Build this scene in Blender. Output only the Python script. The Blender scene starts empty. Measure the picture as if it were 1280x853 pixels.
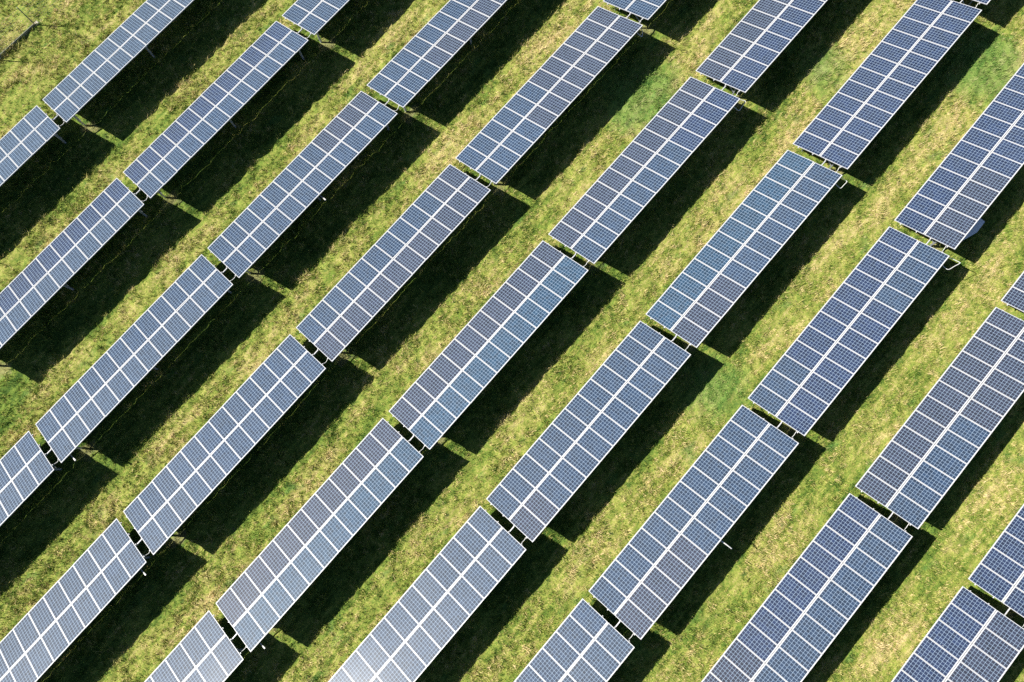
import bpy, bmesh, math, random
import numpy as np
from mathutils import Matrix, Vector

random.seed(7)
rng = np.random.default_rng(11)
scene = bpy.context.scene
COL = scene.collection
R = math.radians

# ------------------------------------------------------------------ layout
# x runs along the rows of tables, +y towards the sun (low edge of the tables), z up, metres
TILT = 0.37436            # slope of the tables
SLOPE = 3.32              # low edge to high edge
LEN = 12.1673             # length of one table (12 modules)
GAP = 0.4385              # gap between neighbours
PITCH = 6.72196           # distance between rows
LOW = 0.8034              # low edge above the ground
SUN = Vector((-0.63895, 0.85199, 1.0)).normalized()
CAM = (1.76896, -35.07889, 40.25286)
RIGHT = (0.6585028192210334, -0.752185349205598, -0.024315376172361187)
DOWN = (-0.7414726539862931, -0.6429166581090053, -0.1920324819307164)
FWD = (0.1288112590904758, 0.14448311723658466, -0.9810872990540269)
FOCAL = 961.544           # pixels for a 1280 wide picture


# ------------------------------------------------------------------ helpers
def link(o, parent=None):
    COL.objects.link(o)
    if parent is not None:
        o.parent = parent
    return o


def tag(o, label=None, cat=None, group=None, kind=None):
    if label:
        o['label'] = label
    if cat:
        o['category'] = cat
    if group:
        o['group'] = group
    if kind:
        o['kind'] = kind
    return o


def empty(name, loc=(0, 0, 0)):
    o = bpy.data.objects.new(name, None)
    o.empty_display_size = 0.3
    o.location = loc
    return link(o)


def build(name, bm, mats, parent=None, smooth=False):
    me = bpy.data.meshes.new(name)
    bm.normal_update()
    bm.to_mesh(me)
    bm.free()
    for m in (mats if isinstance(mats, (list, tuple)) else [mats]):
        me.materials.append(m)
    if smooth:
        for p in me.polygons:
            p.use_smooth = True
    return link(bpy.data.objects.new(name, me), parent)


def add_box(bm, lo, hi, mat=None, bevel=0.0, mi=0):
    """axis aligned box from lo to hi, then moved by the matrix mat"""
    r = bmesh.ops.create_cube(bm, size=1.0)
    vs = r['verts']
    lo, hi = Vector(lo), Vector(hi)
    for v in vs:
        v.co = Vector([(lo[i] + hi[i]) / 2 + v.co[i] * (hi[i] - lo[i]) for i in range(3)])
    if bevel > 0:
        es = list({e for v in vs for e in v.link_edges})
        b = bmesh.ops.bevel(bm, geom=es, offset=bevel, segments=1, affect='EDGES')
        vs = list({v for f in b['faces'] for v in f.verts} | {v for v in vs if v.is_valid})
    if mat is not None:
        for v in vs:
            v.co = mat @ v.co
    if mi:
        for f in {f for v in vs for f in v.link_faces}:
            f.material_index = mi
    return vs


def add_bar(bm, a, b, w, h, up=(0, 0, 1)):
    """rectangular bar between two points"""
    a, b = Vector(a), Vector(b)
    d = (b - a)
    L = d.length
    x = d.normalized()
    u = Vector(up)
    if abs(x.dot(u)) > 0.95:
        u = Vector((0, 1, 0))
    y = u.cross(x).normalized()
    z = x.cross(y)
    m = Matrix(((x.x, y.x, z.x, a.x), (x.y, y.y, z.y, a.y), (x.z, y.z, z.z, a.z), (0, 0, 0, 1)))
    add_box(bm, (0, -w / 2, -h / 2), (L, w / 2, h / 2), m)


def add_tube(bm, pts, r, n=8):
    pts = [Vector(p) for p in pts]
    rings = []
    prev = None
    for i, p in enumerate(pts):
        t = (pts[min(i + 1, len(pts) - 1)] - pts[max(i - 1, 0)]).normalized()
        ref = Vector((0, 0, 1)) if abs(t.z) < 0.9 else Vector((1, 0, 0))
        a = t.cross(ref).normalized()
        if prev is not None and a.dot(prev) < 0:
            a = -a
        prev = a
        b = t.cross(a)
        rings.append([bm.verts.new(p + (a * math.cos(k * 2 * math.pi / n) + b * math.sin(k * 2 * math.pi / n)) * r) for k in range(n)])
    for A, B in zip(rings[:-1], rings[1:]):
        for k in range(n):
            bm.faces.new((A[k], A[(k + 1) % n], B[(k + 1) % n], B[k]))
    bm.faces.new(list(reversed(rings[0])))
    bm.faces.new(rings[-1])
    bmesh.ops.recalc_face_normals(bm, faces=bm.faces[:])


def smooth_path(pts, n=6):
    """Catmull-Rom through the points"""
    pts = [Vector(p) for p in pts]
    out = []
    for i in range(len(pts) - 1):
        p0, p1, p2, p3 = pts[max(i - 1, 0)], pts[i], pts[i + 1], pts[min(i + 2, len(pts) - 1)]
        for k in range(n):
            t = k / n
            out.append(0.5 * ((2 * p1) + (p2 - p0) * t + (2 * p0 - 5 * p1 + 4 * p2 - p3) * t * t + (3 * p1 - p0 - 3 * p2 + p3) * t ** 3))
    out.append(pts[-1])
    return out


# ------------------------------------------------------------------ materials
class NT:
    def __init__(s, name):
        s.m = bpy.data.materials.new(name)
        s.m.use_nodes = True
        s.t = s.m.node_tree
        s.bsdf = s.t.nodes['Principled BSDF']
        s.out = s.t.nodes['Material Output']

    def n(s, kind, **kw):
        x = s.t.nodes.new(kind)
        for k, v in kw.items():
            setattr(x, k, v)
        return x

    def l(s, a, b):
        s.t.links.new(a, b)

    def math(s, op, a, b=None, c=None, clamp=False):
        x = s.n('ShaderNodeMath', operation=op)
        x.use_clamp = clamp
        for i, v in enumerate((a, b, c)):
            if v is None:
                continue
            if isinstance(v, (int, float)):
                x.inputs[i].default_value = v
            else:
                s.l(v, x.inputs[i])
        return x.outputs[0]

    def mix(s, fac, a, b, blend='MIX'):
        x = s.n('ShaderNodeMix', data_type='RGBA', blend_type=blend)
        for sock, v in ((x.inputs[0], fac), (x.inputs[6], a), (x.inputs[7], b)):
            if isinstance(v, (int, float)):
                sock.default_value = v
            elif isinstance(v, tuple):
                sock.default_value = (*v, 1)
            else:
                s.l(v, sock)
        return x.outputs[2]

    def noise(s, vec, scale, detail=3, rough=0.55):
        x = s.n('ShaderNodeTexNoise')
        x.inputs['Scale'].default_value = scale
        x.inputs['Detail'].default_value = detail
        x.inputs['Roughness'].default_value = rough
        s.l(vec, x.inputs['Vector'])
        return x.outputs['Fac']

    def ramp(s, fac, lo, hi):
        x = s.n('ShaderNodeMapRange')
        x.inputs['From Min'].default_value = lo
        x.inputs['From Max'].default_value = hi
        s.l(fac, x.inputs['Value'])
        return x.outputs[0]

    def set(s, **kw):
        for k, v in kw.items():
            i = s.bsdf.inputs[k.replace('_', ' ')]
            if isinstance(v, (int, float)):
                i.default_value = v
            elif isinstance(v, tuple):
                i.default_value = (*v, 1)
            else:
                s.l(v, i)
        return s.m


def mat_metal(name, col, rough, metallic, var=0.12):
    t = NT(name)
    co = t.n('ShaderNodeTexCoord').outputs['Object']
    f = t.noise(co, 6.0)
    c = t.mix(f, tuple(x * (1 - var) for x in col), tuple(min(1, x * (1 + var)) for x in col))
    return t.set(Base_Color=c, Roughness=rough, Metallic=metallic)


def mat_cells():
    """polycrystalline cells on a white backsheet under slightly textured glass"""
    t = NT('solar_cells')
    PX, PY = 0.1590, 0.1550
    co = t.n('ShaderNodeTexCoord').outputs['Object']
    sep = t.n('ShaderNodeSeparateXYZ')
    t.l(co, sep.inputs[0])
    x, y = sep.outputs[0], sep.outputs[1]
    u = t.math('ADD', t.math('DIVIDE', x, PX), 3.0)
    v = t.math('ADD', t.math('DIVIDE', y, PY), 5.0)

    def line(w, pitch, width):
        d = t.math('ABSOLUTE', t.math('SUBTRACT', t.math('FRACT', w), 0.5))
        return t.math('GREATER_THAN', d, 0.5 - width / pitch / 2)
    gu, gv = line(u, PX, CELL_GAP), line(v, PY, CELL_GAP)
    gaps = t.math('MAXIMUM', gu, gv)
    outx = t.math('GREATER_THAN', t.math('ABSOLUTE', x), PX * 3 - 0.003)
    outy = t.math('GREATER_THAN', t.math('ABSOLUTE', y), PY * 5 - 0.003)
    margin = t.math('MAXIMUM', outx, outy)
    # two busbars on every cell, along the slope
    bus = line(t.math('ADD', t.math('MULTIPLY', u, 2.0), 0.5), PX / 2, 0.0022)
    # cell to cell tone
    fl = t.n('ShaderNodeCombineXYZ')
    t.l(t.math('FLOOR', u), fl.inputs[0])
    t.l(t.math('FLOOR', v), fl.inputs[1])
    info = t.n('ShaderNodeObjectInfo')
    t.l(t.math('MULTIPLY', info.outputs['Random'], 97.0), fl.inputs[2])
    wn = t.n('ShaderNodeTexWhiteNoise', noise_dimensions='3D')
    t.l(fl.outputs[0], wn.inputs['Vector'])
    tone = t.math('ADD', t.math('MULTIPLY', wn.outputs['Value'], 0.6), 0.70)
    mul = t.n('ShaderNodeVectorMath', operation='SCALE')
    t.l(info.outputs['Color'], mul.inputs[0])
    t.l(tone, mul.inputs['Scale'])
    grain = t.n('ShaderNodeTexVoronoi')
    grain.inputs['Scale'].default_value = 60
    t.l(co, grain.inputs['Vector'])
    cell = t.mix(t.math('MULTIPLY', grain.outputs['Color'], 0.10), mul.outputs[0], (0.06, 0.08, 0.13))
    c = t.mix(bus, cell, (0.20, 0.23, 0.28))
    c = t.mix(gaps, c, GAP_COL)
    c = t.mix(margin, c, (0.49, 0.50, 0.51))
    # thin dust film, a little heavier here and there
    dn = t.ramp(t.noise(t.n('ShaderNodeNewGeometry').outputs['Position'], 0.35, 4), 0.3, 0.8)
    dust = t.math('ADD', t.math('MULTIPLY', dn, 0.018), 0.004)
    low = t.math('MULTIPLY', t.ramp(y, 0.70, 0.80), t.math('MULTIPLY', dn, 0.16))
    dust = t.math('ADD', dust, low)
    c = t.mix(dust, c, (0.45, 0.43, 0.38))
    sp = t.n('ShaderNodeVectorMath', operation='ADD')
    t.l(co, sp.inputs[0])
    t.l(info.outputs['Location'], sp.inputs[1])
    drop = t.ramp(t.noise(sp.outputs[0], 7.0, 2, 0.5), 0.795, 0.81)
    c = t.mix(t.math('MULTIPLY', drop, 0.7), c, (0.55, 0.55, 0.50))
    rg = t.math('ADD', t.math('MULTIPLY', dn, 0.05), COAT_R)
    return t.set(Base_Color=c, Roughness=0.48, Specular_IOR_Level=0.18, Coat_Weight=0.45, Coat_Roughness=rg, Coat_IOR=1.48)


def grass_color(t, tint):
    """shared colour of turf and blades: straw in the middle of the open lanes, lusher green where the tables keep the soil moist, paler
    towards the far corner of the field, bare soil trodden round the end posts"""
    pos = t.n('ShaderNodeNewGeometry').outputs['Position']

    def stretched(sx, sy):
        mp = t.n('ShaderNodeMapping')
        mp.inputs['Scale'].default_value = (sx, sy, 0.0)
        t.l(pos, mp.inputs['Vector'])
        return mp.outputs[0]
    flat = stretched(1, 1)
    sep = t.n('ShaderNodeSeparateXYZ')
    t.l(pos, sep.inputs[0])
    x, y = sep.outputs[0], sep.outputs[1]
    a = t.noise(stretched(0.20, 0.55), 1.0, 4, 0.6)
    b = t.noise(stretched(0.5, 3.4), 1.0, 4, 0.65)       # streaks along the rows, left by mowing
    c = t.noise(flat, 4.2, 4, 0.7)
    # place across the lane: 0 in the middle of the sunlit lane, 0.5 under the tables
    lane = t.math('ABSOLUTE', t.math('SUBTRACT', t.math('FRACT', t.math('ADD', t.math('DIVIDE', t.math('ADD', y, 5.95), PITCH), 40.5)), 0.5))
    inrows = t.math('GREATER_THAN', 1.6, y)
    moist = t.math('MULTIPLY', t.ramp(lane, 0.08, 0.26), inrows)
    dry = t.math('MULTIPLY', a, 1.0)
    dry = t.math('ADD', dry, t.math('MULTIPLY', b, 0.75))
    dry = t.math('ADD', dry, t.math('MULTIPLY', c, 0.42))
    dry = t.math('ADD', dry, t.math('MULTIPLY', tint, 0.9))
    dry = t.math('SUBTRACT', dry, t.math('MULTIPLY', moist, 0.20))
    dry = t.math('ADD', dry, t.math('MULTIPLY', t.math('SUBTRACT', x, 8.0), 0.0018))
    dry = t.math('SUBTRACT', dry, DRY0)
    cr = t.n('ShaderNodeValToRGB')
    e = cr.color_ramp.elements
    e[0].position = 0.05
    e[0].color = (0.050, 0.120, 0.016, 1)
    e[1].position = 0.95
    e[1].color = (0.76, 0.60, 0.32, 1)
    for p, k in ((0.27, (0.160, 0.250, 0.034)), (0.46, (0.330, 0.360, 0.070)), (0.68, (0.545, 0.460, 0.180))):
        q = e.new(p)
        q.color = (*k, 1)
    t.l(dry, cr.inputs[0])
    col = cr.outputs[0]
    lush = t.ramp(t.noise(stretched(0.6, 1.1), 0.9, 3, 0.6), 0.60, 0.72)
    col = t.mix(t.math('MULTIPLY', lush, 0.62), col, (0.095, 0.235, 0.050))
    # a few broad patches of richer growth
    wob = t.math('MULTIPLY', t.noise(flat, 0.8, 3, 0.6), 3.0)
    for qx, qy, qr in ((22.5, -25.6, 2.6), (36.4, -39.0, 2.6), (30.5, -32.2, 1.6), (12.0, -38.9, 1.8)):
        dd = t.n('ShaderNodeVectorMath', operation='DISTANCE')
        t.l(flat, dd.inputs[0])
        dd.inputs[1].default_value = (qx, qy, 0)
        m = t.ramp(t.math('ADD', dd.outputs['Value'], wob), qr + 1.9, qr + 0.2)
        col = t.mix(t.math('MULTIPLY', m, 0.6), col, (0.110, 0.260, 0.055))
    # small dark weeds scattered in the turf
    weed = t.ramp(t.noise(flat, 2.9, 2, 0.5), 0.67, 0.73)
    col = t.mix(t.math('MULTIPLY', weed, 0.65), col, (0.055, 0.135, 0.030))
    # trodden soil round the end posts
    px = t.math('SUBTRACT', t.math('MULTIPLY', t.math('FRACT', t.math('ADD', t.math('DIVIDE', x, LEN + GAP), 20.0)), LEN + GAP), 0.55)
    py = t.math('ADD', t.math('MULTIPLY', t.math('FRACT', t.math('ADD', t.math('DIVIDE', y, PITCH), 40.0)), PITCH), 2.75 - PITCH)
    d = t.math('SQRT', t.math('ADD', t.math('POWER', t.math('MULTIPLY', px, 0.8), 2.0), t.math('POWER', py, 2.0)))
    d = t.math('SUBTRACT', d, t.math('MULTIPLY', t.noise(flat, 1.7, 3, 0.6), 1.5))
    soil = t.math('MULTIPLY', t.ramp(d, -0.25, -0.50), inrows)
    col = t.mix(t.math('MULTIPLY', soil, 0.40), col, (0.46, 0.36, 0.21))
    return col, flat


def mat_turf():
    t = NT('turf')
    pos = t.n('ShaderNodeNewGeometry').outputs['Position']
    n1 = t.noise(pos, 9.0, 4, 0.7)
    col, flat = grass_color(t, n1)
    bare = t.ramp(t.noise(flat, 1.4, 4, 0.6), 0.68, 0.76)
    col = t.mix(bare, col, (0.36, 0.26, 0.16))
    col = t.mix(t.ramp(t.noise(flat, 14.0, 3, 0.7), 0.35, 0.7), t.mix(0.5, col, (0.05, 0.045, 0.02)), col)
    bp = t.n('ShaderNodeBump')
    bp.inputs['Strength'].default_value = 0.6
    bp.inputs['Distance'].default_value = 0.05
    t.l(t.noise(flat, 18.0, 4, 0.7), bp.inputs['Height'])
    t.l(bp.outputs[0], t.bsdf.inputs['Normal'])
    return t.set(Base_Color=col, Roughness=0.95, Specular_IOR_Level=0.15)


def mat_blades():
    t = NT('grass_blades')
    at = t.n('ShaderNodeAttribute', attribute_name='tint')
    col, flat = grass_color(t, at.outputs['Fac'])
    t.set(Base_Color=col, Roughness=0.75, Specular_IOR_Level=0.2)
    tr = t.n('ShaderNodeBsdfTranslucent')
    t.l(col, tr.inputs['Color'])
    mx = t.n('ShaderNodeMixShader')
    mx.inputs[0].default_value = 0.12
    t.l(t.bsdf.outputs[0], mx.inputs[1])
    t.l(tr.outputs[0], mx.inputs[2])
    t.l(mx.outputs[0], t.out.inputs['Surface'])
    return t.m


DRY0 = 1.075
CELL_GAP = 0.012
GAP_COL = (0.25, 0.34, 0.45)
COAT_R = 0.155
M_CELL = mat_cells()
M_BACK = mat_metal('backsheet', (0.12, 0.12, 0.125), 0.6, 0.0, 0.04)
M_FRAME = mat_metal('anodised_frame', (0.50, 0.50, 0.50), 0.5, 0.2, 0.05)
M_STEEL = mat_metal('galvanised_steel', (0.50, 0.52, 0.54), 0.5, 0.55)
M_CABLE = mat_metal('pale_conduit', (0.72, 0.72, 0.68), 0.6, 0.0, 0.08)
M_WHITE = mat_metal('white_box_plastic', (0.50, 0.50, 0.48), 0.5, 0.0, 0.05)
M_CAB = mat_metal('pale_blue_cabinet_paint', (0.90, 0.91, 0.86), 0.45, 0.0, 0.08)
M_CABB = mat_metal('grey_cabinet_paint', (0.45, 0.48, 0.50), 0.5, 0.0, 0.08)
M_POST = mat_metal('weathered_fence_post', (0.20, 0.21, 0.18), 0.8, 0.1, 0.25)
M_WIRE = mat_metal('fence_wire', (0.20, 0.20, 0.19), 0.6, 0.5, 0.2)
M_CONC = mat_metal('concrete_footing', (0.50, 0.46, 0.40), 0.9, 0.0, 0.15)
M_DIRT = mat_metal('bare_soil', (0.36, 0.26, 0.17), 0.95, 0.0, 0.25)


# ------------------------------------------------------------------ ground relief
def vnoise(x, y, cell, seed):
    g = np.random.default_rng(seed).random((256, 256))
    u, v = x / cell, y / cell
    i, j = np.floor(u).astype(int), np.floor(v).astype(int)
    fu, fv = u - i, v - j
    fu, fv = fu * fu * (3 - 2 * fu), fv * fv * (3 - 2 * fv)
    a, b = g[i % 256, j % 256], g[(i + 1) % 256, j % 256]
    c, d = g[i % 256, (j + 1) % 256], g[(i + 1) % 256, (j + 1) % 256]
    return (a * (1 - fu) + b * fu) * (1 - fv) + (c * (1 - fu) + d * fu) * fv


def relief(x, y):
    return (0.04 * (vnoise(x, y, 2.7, 1) - 0.5) + 0.035 * (vnoise(x, y, 0.9, 2) - 0.5)
            + 0.12 * (vnoise(x, y, 0.40, 3) - 0.5) + 0.07 * (vnoise(x, y, 0.22, 4) - 0.5))


def raw_mesh(name, co, quads, mats, nside):
    me = bpy.data.meshes.new(name)
    me.vertices.add(len(co))
    me.vertices.foreach_set('co', np.ascontiguousarray(co, dtype=np.float32).ravel())
    q = np.ascontiguousarray(quads, dtype=np.int32)
    me.loops.add(q.size)
    me.loops.foreach_set('vertex_index', q.ravel())
    me.polygons.add(len(q))
    me.polygons.foreach_set('loop_start', np.arange(len(q), dtype=np.int32) * nside)
    me.materials.append(mats)
    me.update(calc_edges=True)
    return me


def axis(lo, hi, step, far):
    a = np.arange(lo, hi + step / 2, step)
    grow, s, p = [], step, 0.0
    while p < far:
        s *= 1.35
        p += s
        grow.append(p)
    grow = np.array(grow)
    return np.concatenate([lo - grow[::-1], a, a[-1] + grow])


gx, gy = axis(-28, 47, 0.1, 900), axis(-64, 13, 0.1, 900)
X, Y = np.meshgrid(gx, gy, indexing='ij')
near = ((X > -29) & (X < 48) & (Y > -65) & (Y < 14)).astype(float)
Zg = relief(X, Y) * near
nx, ny = len(gx), len(gy)
idx = np.arange(nx * ny).reshape(nx, ny)
quads = np.stack([idx[:-1, :-1], idx[1:, :-1], idx[1:, 1:], idx[:-1, 1:]], -1).reshape(-1, 4)
me = raw_mesh('ground', np.stack([X, Y, Zg], -1).reshape(-1, 3), quads, mat_turf(), 4)
me.polygons.foreach_set('use_smooth', np.ones(len(quads), dtype=bool))
tag(link(bpy.data.objects.new('ground', me)), kind='structure')


# ------------------------------------------------------------------ grass
def grass():
    quad = np.array([(2.66, 7.49), (41.31, -38.21), (10.63, -58.93), (-22.70, -21.28)])
    cen = quad.mean(0)
    quad = cen + (quad - cen) * 1.13
    lo, hi = quad.min(0), quad.max(0)
    n = int((hi[0] - lo[0]) * (hi[1] - lo[1]) * DENS)
    p = lo + rng.random((n, 2)) * (hi - lo)
    keep = np.ones(n, bool)
    for i in range(4):
        a, b = quad[i], quad[(i + 1) % 4]
        keep &= ((b[0] - a[0]) * (p[:, 1] - a[1]) - (b[1] - a[1]) * (p[:, 0] - a[0])) < 0
    p = p[keep]
    # clumpy: drop tufts where the sward is thin
    d = 0.55 * vnoise(p[:, 0], p[:, 1], 0.55, 21) + 0.45 * vnoise(p[:, 0], p[:, 1], 1.7, 22)
    p = p[rng.random(len(p)) < np.clip(0.25 + 1.5 * (d - 0.2), 0.15, 1)]
    n = len(p)
    lushness = 0.6 * vnoise(p[:, 0], p[:, 1], 1.3, 31) + 0.4 * vnoise(p[:, 0], p[:, 1], 0.45, 32)
    fence = np.exp(-((p[:, 1] - np.interp(p[:, 0], [-7, -0.1, 2.93, 5.95, 9], [4.8, 4.6, 4.56, 4.2, 3.95])) / 0.12) ** 2)                 # unmown strip along the fence
    clump = vnoise(p[:, 0], p[:, 1], 0.32, 34)
    west = 1 / (1 + np.exp((p[:, 0] - 2.9) * 6))
    hgt = 0.045 + 0.13 * lushness ** 1.6 + 0.16 * clump ** 2.5 + fence * (0.06 + 0.20 * west)
    K = 9
    bx = np.repeat(p, K, 0) + rng.normal(0, 0.05, (n * K, 2))
    h = np.repeat(hgt, K) * rng.uniform(0.6, 1.3, n * K)
    tt = np.repeat(rng.random(n) ** 0.9 + 0.5 * fence * (1 - west) + 0.25 * (clump - 0.5), K) * 0.8 + rng.random(n * K) * 0.2
    ang = rng.uniform(0, 2 * np.pi, n * K)
    lean = rng.uniform(0.2, 1.3, n * K) * h
    w = rng.uniform(0.008, 0.020, n * K)
    z = relief(bx[:, 0], bx[:, 1]) - 0.01
    sx, sy = -np.sin(ang) * w, np.cos(ang) * w
    N = n * K
    co = np.empty((N, 3, 3))
    co[:, 0] = np.stack([bx[:, 0] - sx, bx[:, 1] - sy, z], 1)
    co[:, 1] = np.stack([bx[:, 0] + sx, bx[:, 1] + sy, z], 1)
    co[:, 2] = np.stack([bx[:, 0] + np.cos(ang) * lean, bx[:, 1] + np.sin(ang) * lean, z + h], 1)
    me = raw_mesh('grass', co.reshape(-1, 3), np.arange(N * 3).reshape(-1, 3), mat_blades(), 3)
    at = me.attributes.new('tint', 'FLOAT', 'POINT')
    at.data.foreach_set('value', np.repeat(tt, 3).astype(np.float32))
    tag(link(bpy.data.objects.new('grass', me)), 'rough yellow-green meadow grass between and under the rows of solar tables',
        'grass', kind='stuff')
    print('blades', N)


DENS = 62
grass()

# ------------------------------------------------------------------ one solar table
ct, st = math.cos(TILT), math.sin(TILT)


def on_plane(u, s, n=0.0):
    """u along the table, s up the slope from the low edge, n above the panel plane; in the table's own axes (origin on the ground at
    the low edge's end)"""
    return Vector((u, -s * ct + n * st, LOW + s * st + n * ct))


# local axes of a module: x along the row, y down the slope (towards the low edge), z out of the glass
BASIS = Matrix(((1, 0, 0), (0, ct, st), (0, -st, ct)))
MW, ML = 1.002, 1.650
PU = LEN / 12
TINT = {
    'b': (0.0115, 0.0280, 0.0600), 'd': (0.0085, 0.0190, 0.0560), 'p': (0.0185, 0.0230, 0.0430), 'g': (0.0180, 0.0340, 0.0620), 't': (0.0095, 0.0360, 0.0700),  # g: greyish cells, lightened to paint in the broad sheen on lower-left tables
}


def panel_meshes():
    bm = bmesh.new()
    add_box(bm, (-MW / 2 + 0.004, -ML / 2 + 0.004, -0.006), (MW / 2 - 0.004, ML / 2 - 0.004, 0.0))
    for f in bm.faces:
        f.material_index = 0 if f.normal.z > 0.5 else 1
    glass = build('solar_panel', bm, [M_CELL, M_BACK])
    bm = bmesh.new()
    lip, z0, z1 = 0.014, -0.036, 0.0025
    for sgn in (-1, 1):
        a, b = sgn * MW / 2, sgn * (MW / 2 - lip)
        add_box(bm, (min(a, b), -ML / 2, z0), (max(a, b), ML / 2, z1))
        a, b = sgn * ML / 2, sgn * (ML / 2 - lip)
        add_box(bm, (-MW / 2 + lip, min(a, b), z0), (MW / 2 - lip, max(a, b), z1))
    frame = build('frame', bm, M_FRAME, glass)
    return glass, frame


S_PUR = (0.38, 1.27, 2.04, 2.94)        # purlins, up the slope
U_POST = (0.50, 6.07, 11.65)


def make_table():
    t = empty('solar_table')
    glass, frame = panel_meshes()
    first = True
    for row in (0, 1):
        s = ML / 2 + row * (SLOPE - ML)
        for k in range(12):
            if first:
                g, f = glass, frame
                g.parent = t
                first = False
            else:
                g = link(glass.copy(), t)
                f = link(frame.copy(), g)
            pos = on_plane((k + 0.5) * PU, s)
            g.matrix_basis = Matrix.Translation(pos) @ BASIS.to_4x4()
            g['slot'] = row * 12 + k
    for s in S_PUR:
        bm = bmesh.new()
        add_bar(bm, on_plane(-0.05, s, -0.068), on_plane(LEN + 0.05, s, -0.068), 0.05, 0.060, up=(0, st, ct))
        build('purlin', bm, M_FRAME, t)
    for u in U_POST:
        bm = bmesh.new()
        add_bar(bm, on_plane(u, 0.15, -0.150), on_plane(u, 3.10, -0.150), 0.06, 0.10, up=(0, st, ct))
        build('rafter', bm, M_STEEL, t)
        for s in (0.62, 2.52):
            top = on_plane(u, s, -0.20)
            bm = bmesh.new()
            y = top.y
            # a folded C profile: web and two flanges
            add_box(bm, (u - 0.045, y - 0.004, -0.3), (u + 0.045, y + 0.004, top.z))
            for q in (-1, 1):
                add_box(bm, (u + q * 0.045 - 0.004, y + 0.0045, -0.3), (u + q * 0.045 + 0.004, y + 0.065, top.z))
            build('support_post', bm, M_STEEL, t)
        bm = bmesh.new()
        a = on_plane(u + 0.055, 1.35, -0.20)
        b = on_plane(u + 0.055, 2.52, 0)
        add_bar(bm, a, Vector((u + 0.055, b.y, 0.45)), 0.03, 0.05)
        build('brace', bm, M_STEEL, t)
    return t


# tables that stand in the picture: (row from the fence, column), tints of the low and the high half from the lower-left end on
TABLES = {
    (0, -1): ('g' * 12, 'g' * 12), (0, 0): ('g' * 8 + 'b' * 4, 'g' * 12),
    (1, -1): ('b' * 3 + 'd' * 9, 'g' * 12), (1, 0): ('d' * 12, 'b' * 12), (1, 1): ('b' * 12, 'b' * 12),
    (2, -2): ('b' * 12, 'g' * 12), (2, -1): ('b' * 12, 'g' * 12), (2, 0): ('b' * 8 + 'p' * 4, 'b' * 12),
    (2, 1): ('b' * 12, 'b' * 3 + 'p' * 9),
    (3, -2): ('g' * 12, 'g' * 12), (3, -1): ('b' * 12, 'g' * 3 + 'b' * 9), (3, 0): ('b' * 10 + 'p' * 2, 'p' * 12),
    (3, 1): ('b' * 6 + 'p' * 6, 'b' * 4 + 'p' * 8), (3, 2): ('b' * 12, 'b' * 12),
    (4, -2): ('g' * 12, 'g' * 12), (4, -1): ('p' * 12, 't' * 12), (4, 0): ('p' * 12, 't' * 12), (4, 1): ('p' * 12, 'b' * 8 + 'd' * 4),
    (4, 2): ('p' * 12, 'd' * 12),
    (5, -1): ('g' * 12, 'g' * 12), (5, 0): ('b' * 12, 'p' * 2 + 'b' * 10), (5, 1): ('t' * 12, 'p' * 4 + 'b' * 8),
    (5, 2): ('d' * 12, 'd' * 12), (5, 3): ('d' * 12, 'd' * 12),
    (6, -1): ('b' * 12, 'g' * 12), (6, 0): ('b' * 12, 'p' * 5 + 'b' * 7), (6, 1): ('b' * 3 + 'd' * 9, 'd' * 8 + 'b' * 4),
    (6, 2): ('d' * 12, 'p' * 5 + 'd' * 7),
    (7, 0): ('p' * 3 + 'd' * 9, 'b' * 12), (7, 1): ('p' * 12, 'b' * 6 + 'p' * 6), (7, 2): ('p' * 12, 'p' * 12),
    (8, 0): ('d' * 12, 'p' * 12), (8, 1): ('d' * 12, 'd' * 12),
}
ORD = ['first', 'second', 'third', 'fourth', 'fifth', 'sixth', 'seventh', 'eighth', 'ninth']
LOOK = {
    (0, -1): 'pale grey-blue', (0, 0): 'pale grey-blue', (1, -1): 'half navy, half pale grey', (1, 0): 'half navy, half grey-blue',
    (1, 1): 'mid-blue', (2, -2): 'pale grey-blue', (2, -1): 'grey-blue', (2, 0): 'mid-blue', (2, 1): 'half blue, half purple-grey',
    (3, -2): 'pale glaring', (3, -1): 'grey-blue', (3, 0): 'half blue, half purple-grey', (3, 1): 'patchy blue-and-purple',
    (3, 2): 'mid-blue', (4, -2): 'pale glaring', (4, -1): 'half purple-grey, half light blue', (4, 0): 'half purple-grey, half light blue',
    (4, 1): 'half purple, half blue', (4, 2): 'half purple, half navy', (5, -1): 'whitest, most glaring', (5, 0): 'grey-blue',
    (5, 1): 'mid-blue', (5, 2): 'deep navy', (5, 3): 'deep navy', (6, -1): 'pale grey-blue', (6, 0): 'mid-blue', (6, 1): 'deep blue',
    (6, 2): 'navy', (7, 0): 'deep blue', (7, 1): 'patchy purple-and-blue', (7, 2): 'purple-navy', (8, 0): 'half navy, half purple',
    (8, 1): 'deep navy',
}
proto = make_table()
placed = {}


def copy_table():
    r = link(proto.copy())
    for ch in list(proto.children):
        c = link(ch.copy(), r)
        for g in ch.children:
            link(g.copy(), c)
    return r


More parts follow.
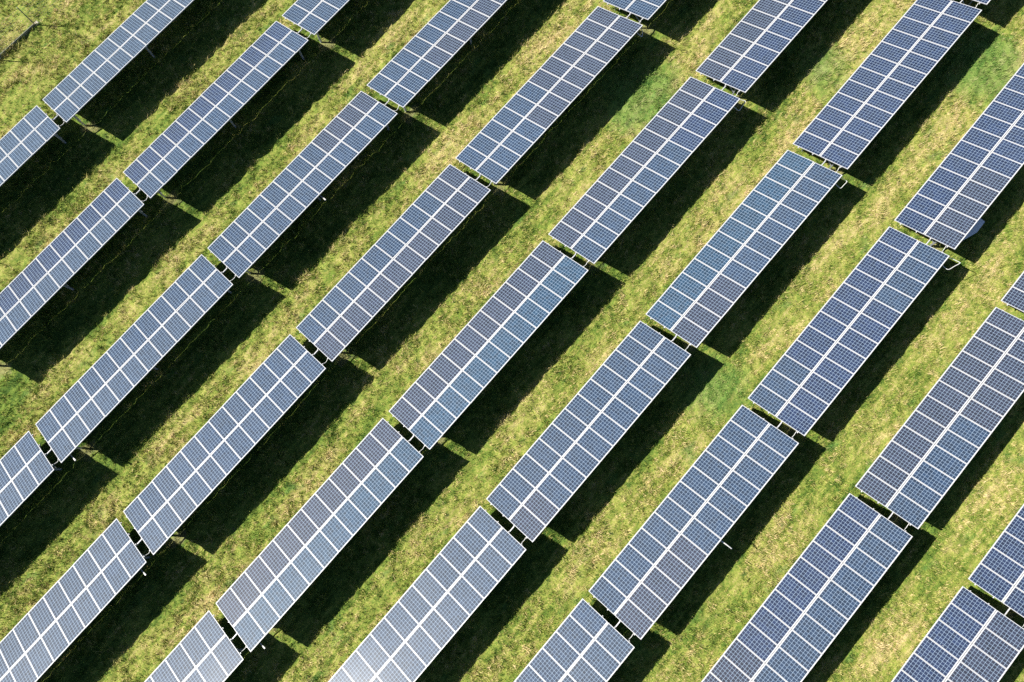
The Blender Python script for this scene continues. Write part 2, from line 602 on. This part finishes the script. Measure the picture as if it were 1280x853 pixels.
TWIST = {(5, -1): (0.0, -0.002), (4, -2): (-0.008, 0.0), (3, -2): (-0.006, 0.0)}
order = sorted(TABLES)
for i, key in enumerate(order):
    r, c = key
    placed[key] = proto if i == 0 else None
for key in order[1:]:
    placed[key] = copy_table()
rows = {}
for key in order:
    rows.setdefault(key[0], []).append(key[1])
for key in order:
    r, c = key
    o = placed[key]
    o.location = (c * (LEN + GAP), -r * PITCH, 0)
    a, b = TWIST.get(key, (random.gauss(0, 0.0012), random.gauss(0, 0.0012)))
    o.rotation_euler = (a, b, 0)
    k = rows[r].index(c)
    which = ORD[k] + ' from lower left'
    tag(o, f'{LOOK[key]} solar table, {which} in {ORD[r]} row from fence', 'solar table', 'solar tables in parallel rows on the grass')
    lo, hi = TABLES[key]
    base = random.uniform(0.94, 1.06)
    for ch in o.children:
        if 'slot' in ch.keys():
            q = ch['slot']
            col = TINT[(lo + hi)[q]]
            f = base * random.uniform(0.93, 1.08)
            w = random.uniform(-0.05, 0.05)
            ch.color = (col[0] * f * (1 + w), col[1] * f, col[2] * f * (1 - w * 0.5), 1)
            del ch['slot']
            if key == (5, -1) and q >= 12:          # the half that throws the sun back
                ch.matrix_basis = ch.matrix_basis @ Matrix.Rotation(-0.005, 4, 'Y')
            # hand-clamped modules never lie perfectly in plane
            ch.matrix_basis = ch.matrix_basis @ Matrix.Rotation(random.gauss(0, 0.005), 4, 'X') @ Matrix.Rotation(random.gauss(0, 0.005), 4, 'Y')

# splices and cables across the gaps
for key in order:
    r, c = key
    if (r, c + 1) not in placed:
        continue
    t = placed[key]
    bm = bmesh.new()
    s = S_PUR[2]
    add_bar(bm, on_plane(LEN - 0.1, s, -0.125), on_plane(LEN + GAP + 0.1, s, -0.125), 0.05, 0.045, up=(0, st, ct))
    build('connector_bar', bm, M_FRAME, t)
    bm = bmesh.new()
    s = S_PUR[3] - 0.10
    sag = random.uniform(0.02, 0.08)
    pts = [on_plane(LEN - 0.25, s, -0.13), on_plane(LEN + 0.02, s + 0.02, -0.15), on_plane(LEN + GAP * 0.5, s + 0.03, -0.15 - sag),
           on_plane(LEN + GAP - 0.02, s + 0.02, -0.15), on_plane(LEN + GAP + 0.25, s, -0.13)]
    add_tube(bm, smooth_path(pts), 0.012)
    build('cable', bm, M_CABLE, t, True)

# a few rafters carry a pale end bracket that sticks out past the high edge into the sun
for key, u in (((2, 0), 6.07), ((2, -1), 0.5), ((3, -2), 11.65), ((4, -1), 0.5)):
    bm = bmesh.new()
    add_bar(bm, on_plane(u, 3.08, -0.19), on_plane(u, 3.50, -0.30), 0.035, 0.03, up=(0, st, ct))
    add_bar(bm, on_plane(u, 3.46, -0.29), on_plane(u, 3.60, -0.32), 0.065, 0.05, up=(0, st, ct))
    build('end_bracket', bm, M_WHITE, placed[key])
bm = bmesh.new()
add_tube(bm, smooth_path([on_plane(6.04, 3.0, -0.2), (6.05, -3.20, 1.72), (6.08, -3.50, 1.70), (6.11, -3.82, 1.58)]), 0.03)
build('flexible_conduit', bm, M_CABLE, placed[(6, 0)], True)
# hooked conduits that leave the last purlin at the upper-right end and curl back below the high edge
for r, pts in ((3, [(12.10, -3.20), (11.84, -3.36), (11.80, -3.24)]), (4, [(12.42, -3.36), (11.83, -3.41), (11.79, -3.21)]),
               (5, [(12.24, -3.50), (11.77, -3.47), (11.74, -3.30)]), (6, [(12.40, -3.79), (11.78, -3.56), (11.72, -3.36)])):
    bm = bmesh.new()
    z = 1.60
    (ax, ay), (bx_, by_), (cx_, cy_) = pts
    path = [(bx_, by_, z), ((ax + bx_) / 2, (ay + by_) / 2, z + 0.01), (ax, ay, z + 0.03), (ax + 0.03, ay + 0.1, z + 0.02), (LEN + 0.02, -2.86, 1.70)]
    path = [(cx_, cy_ + 0.35, z + 0.12), (cx_, cy_, z + 0.02)] + path
    add_tube(bm, smooth_path(path, 4), 0.016)
    build('hooked_conduit', bm, M_CABLE, placed[(r, 1)], True)

# ------------------------------------------------------------------ cabinet under the high edge
cab = empty('inverter_cabinet', (2 * (LEN + GAP) + 2.05, -6 * PITCH - 3.05, 0))
tag(cab, 'pale blue roofed cabinet half hidden under the high edge of a navy table', 'cabinet')
bm = bmesh.new()
add_box(bm, (-0.60, -0.12, 0.45), (0.55, 0.38, 1.30), bevel=0.015)
build('body', bm, M_CABB, cab)
bm = bmesh.new()
outline = [(0.66, 0.45), (-0.95, 0.45), (-0.95, -0.22), (-0.10, -0.52), (0.66, -0.50)]
top = [bm.verts.new((x, y, 1.36 + (y - 0.45) * 0.10 + 0.03)) for x, y in outline]
bot = [bm.verts.new((x, y, 1.36 + (y - 0.45) * 0.10)) for x, y in outline]
bm.faces.new(top)
bm.faces.new(list(reversed(bot)))
for k in range(5):
    bm.faces.new((top[k], bot[k], bot[(k + 1) % 5], top[(k + 1) % 5]))
bmesh.ops.recalc_face_normals(bm, faces=bm.faces[:])
build('roof', bm, M_CAB, cab)
bm = bmesh.new()
add_box(bm, (-0.50, -0.136, 0.52), (0.45, -0.122, 1.22), bevel=0.004)
door = build('door', bm, M_CABB, cab)
bm = bmesh.new()
add_box(bm, (0.36, -0.165, 0.82), (0.39, -0.138, 0.96), bevel=0.004)
build('handle', bm, M_STEEL, door)
for x in (-0.55, 0.50):
    bm = bmesh.new()
    add_box(bm, (x - 0.03, 0.05, -0.1), (x + 0.03, 0.11, 0.448))
    build('leg', bm, M_STEEL, cab)

# ------------------------------------------------------------------ wire fence along the first row
fx = [-6.2, -3.15, -0.10, 2.93, 5.95, 9.0]
fy = [4.78, 4.72, 4.60, 4.56, 4.20, 3.95]
fence = empty('wire_fence', (fx[0], fy[0], 0))
tag(fence, 'thin wire fence with dark posts running beside the first row of tables', 'fence')
F0 = Vector((fx[0], fy[0], 0))
tops = []
for x, y in zip(fx, fy):
    bm = bmesh.new()
    z = float(relief(np.array([x]), np.array([y]))[0])
    add_tube(bm, [Vector((x, y, -0.3)) - F0, Vector((x, y, 1.72)) - F0], 0.032, 10)
    po = build('fence_post', bm, M_POST, fence)
    bm = bmesh.new()
    add_box(bm, Vector((x - 0.03, y - 0.10, z - 0.1)) - F0, Vector((x + 0.26, y + 0.14, z + 0.09)) - F0, bevel=0.03)
    build('footing', bm, M_CONC, po)
bm = bmesh.new()
for i in range(len(fx) - 1):
    a, b = Vector((fx[i], fy[i], 0)) - F0, Vector((fx[i + 1], fy[i + 1], 0)) - F0
    for k in range(9):
        z = Vector((0, 0, 0.08 + 0.195 * k))
        add_bar(bm, a + z, b + z, 0.004, 0.004)
    for k in range(1, 16):
        p = a.lerp(b, k / 16)
        add_bar(bm, p + Vector((0.004, 0.004, 0.05)), p + Vector((0.004, 0.004, 1.64)), 0.003, 0.003)
build('wire_mesh', bm, M_WIRE, fence)
for i in range(3):                              # boards added along the foot of the first bays to cast a dark line
    a, b = Vector((fx[i] + 0.04, fy[i], 0.09)) - F0, Vector((fx[i + 1] - 0.04, fy[i + 1], 0.09)) - F0
    bm = bmesh.new()
    add_bar(bm, a, b, 0.03, 0.22)
    build('added_foot_board', bm, M_POST, fence)

# ------------------------------------------------------------------ light, sky, camera
w = bpy.data.worlds.new('World')
scene.world = w
w.use_nodes = True
sky = w.node_tree.nodes.new('ShaderNodeTexSky')
sky.sky_type = 'NISHITA'
sky.sun_disc = False
sky.sun_elevation = math.asin(SUN.z)
sky.sun_rotation = -math.atan2(-SUN.x, SUN.y)
sky.altitude = 100
sky.air_density = 0.5
sky.dust_density = 0.3
sky.ozone_density = 2.0
bg = w.node_tree.nodes['Background']
w.node_tree.links.new(sky.outputs[0], bg.inputs[0])
bg.inputs[1].default_value = 0.068

sd = bpy.data.lights.new('sun', 'SUN')
sd.energy = 5.0
sd.angle = R(0.5)
sd.color = (1.0, 0.955, 0.88)
so = link(bpy.data.objects.new('sun', sd))
so.rotation_euler = SUN.to_track_quat('Z', 'Y').to_euler()

cd = bpy.data.cameras.new('camera')
cd.sensor_fit = 'HORIZONTAL'
cd.sensor_width = 36
cd.lens = FOCAL / 1280 * 36
cd.clip_end = 3000
co = link(bpy.data.objects.new('camera', cd))
rt, dn, fw = Vector(RIGHT), Vector(DOWN), Vector(FWD)
co.matrix_world = Matrix(((rt.x, -dn.x, -fw.x, CAM[0]), (rt.y, -dn.y, -fw.y, CAM[1]), (rt.z, -dn.z, -fw.z, CAM[2]), (0, 0, 0, 1)))
scene.camera = co

vs = scene.view_settings
vs.view_transform = 'Standard'
vs.look = 'None'
vs.gamma = 1
vs.use_curve_mapping = False
vs.exposure = 0.9
scene.cycles.max_bounces = 6
scene.cycles.use_denoising = False
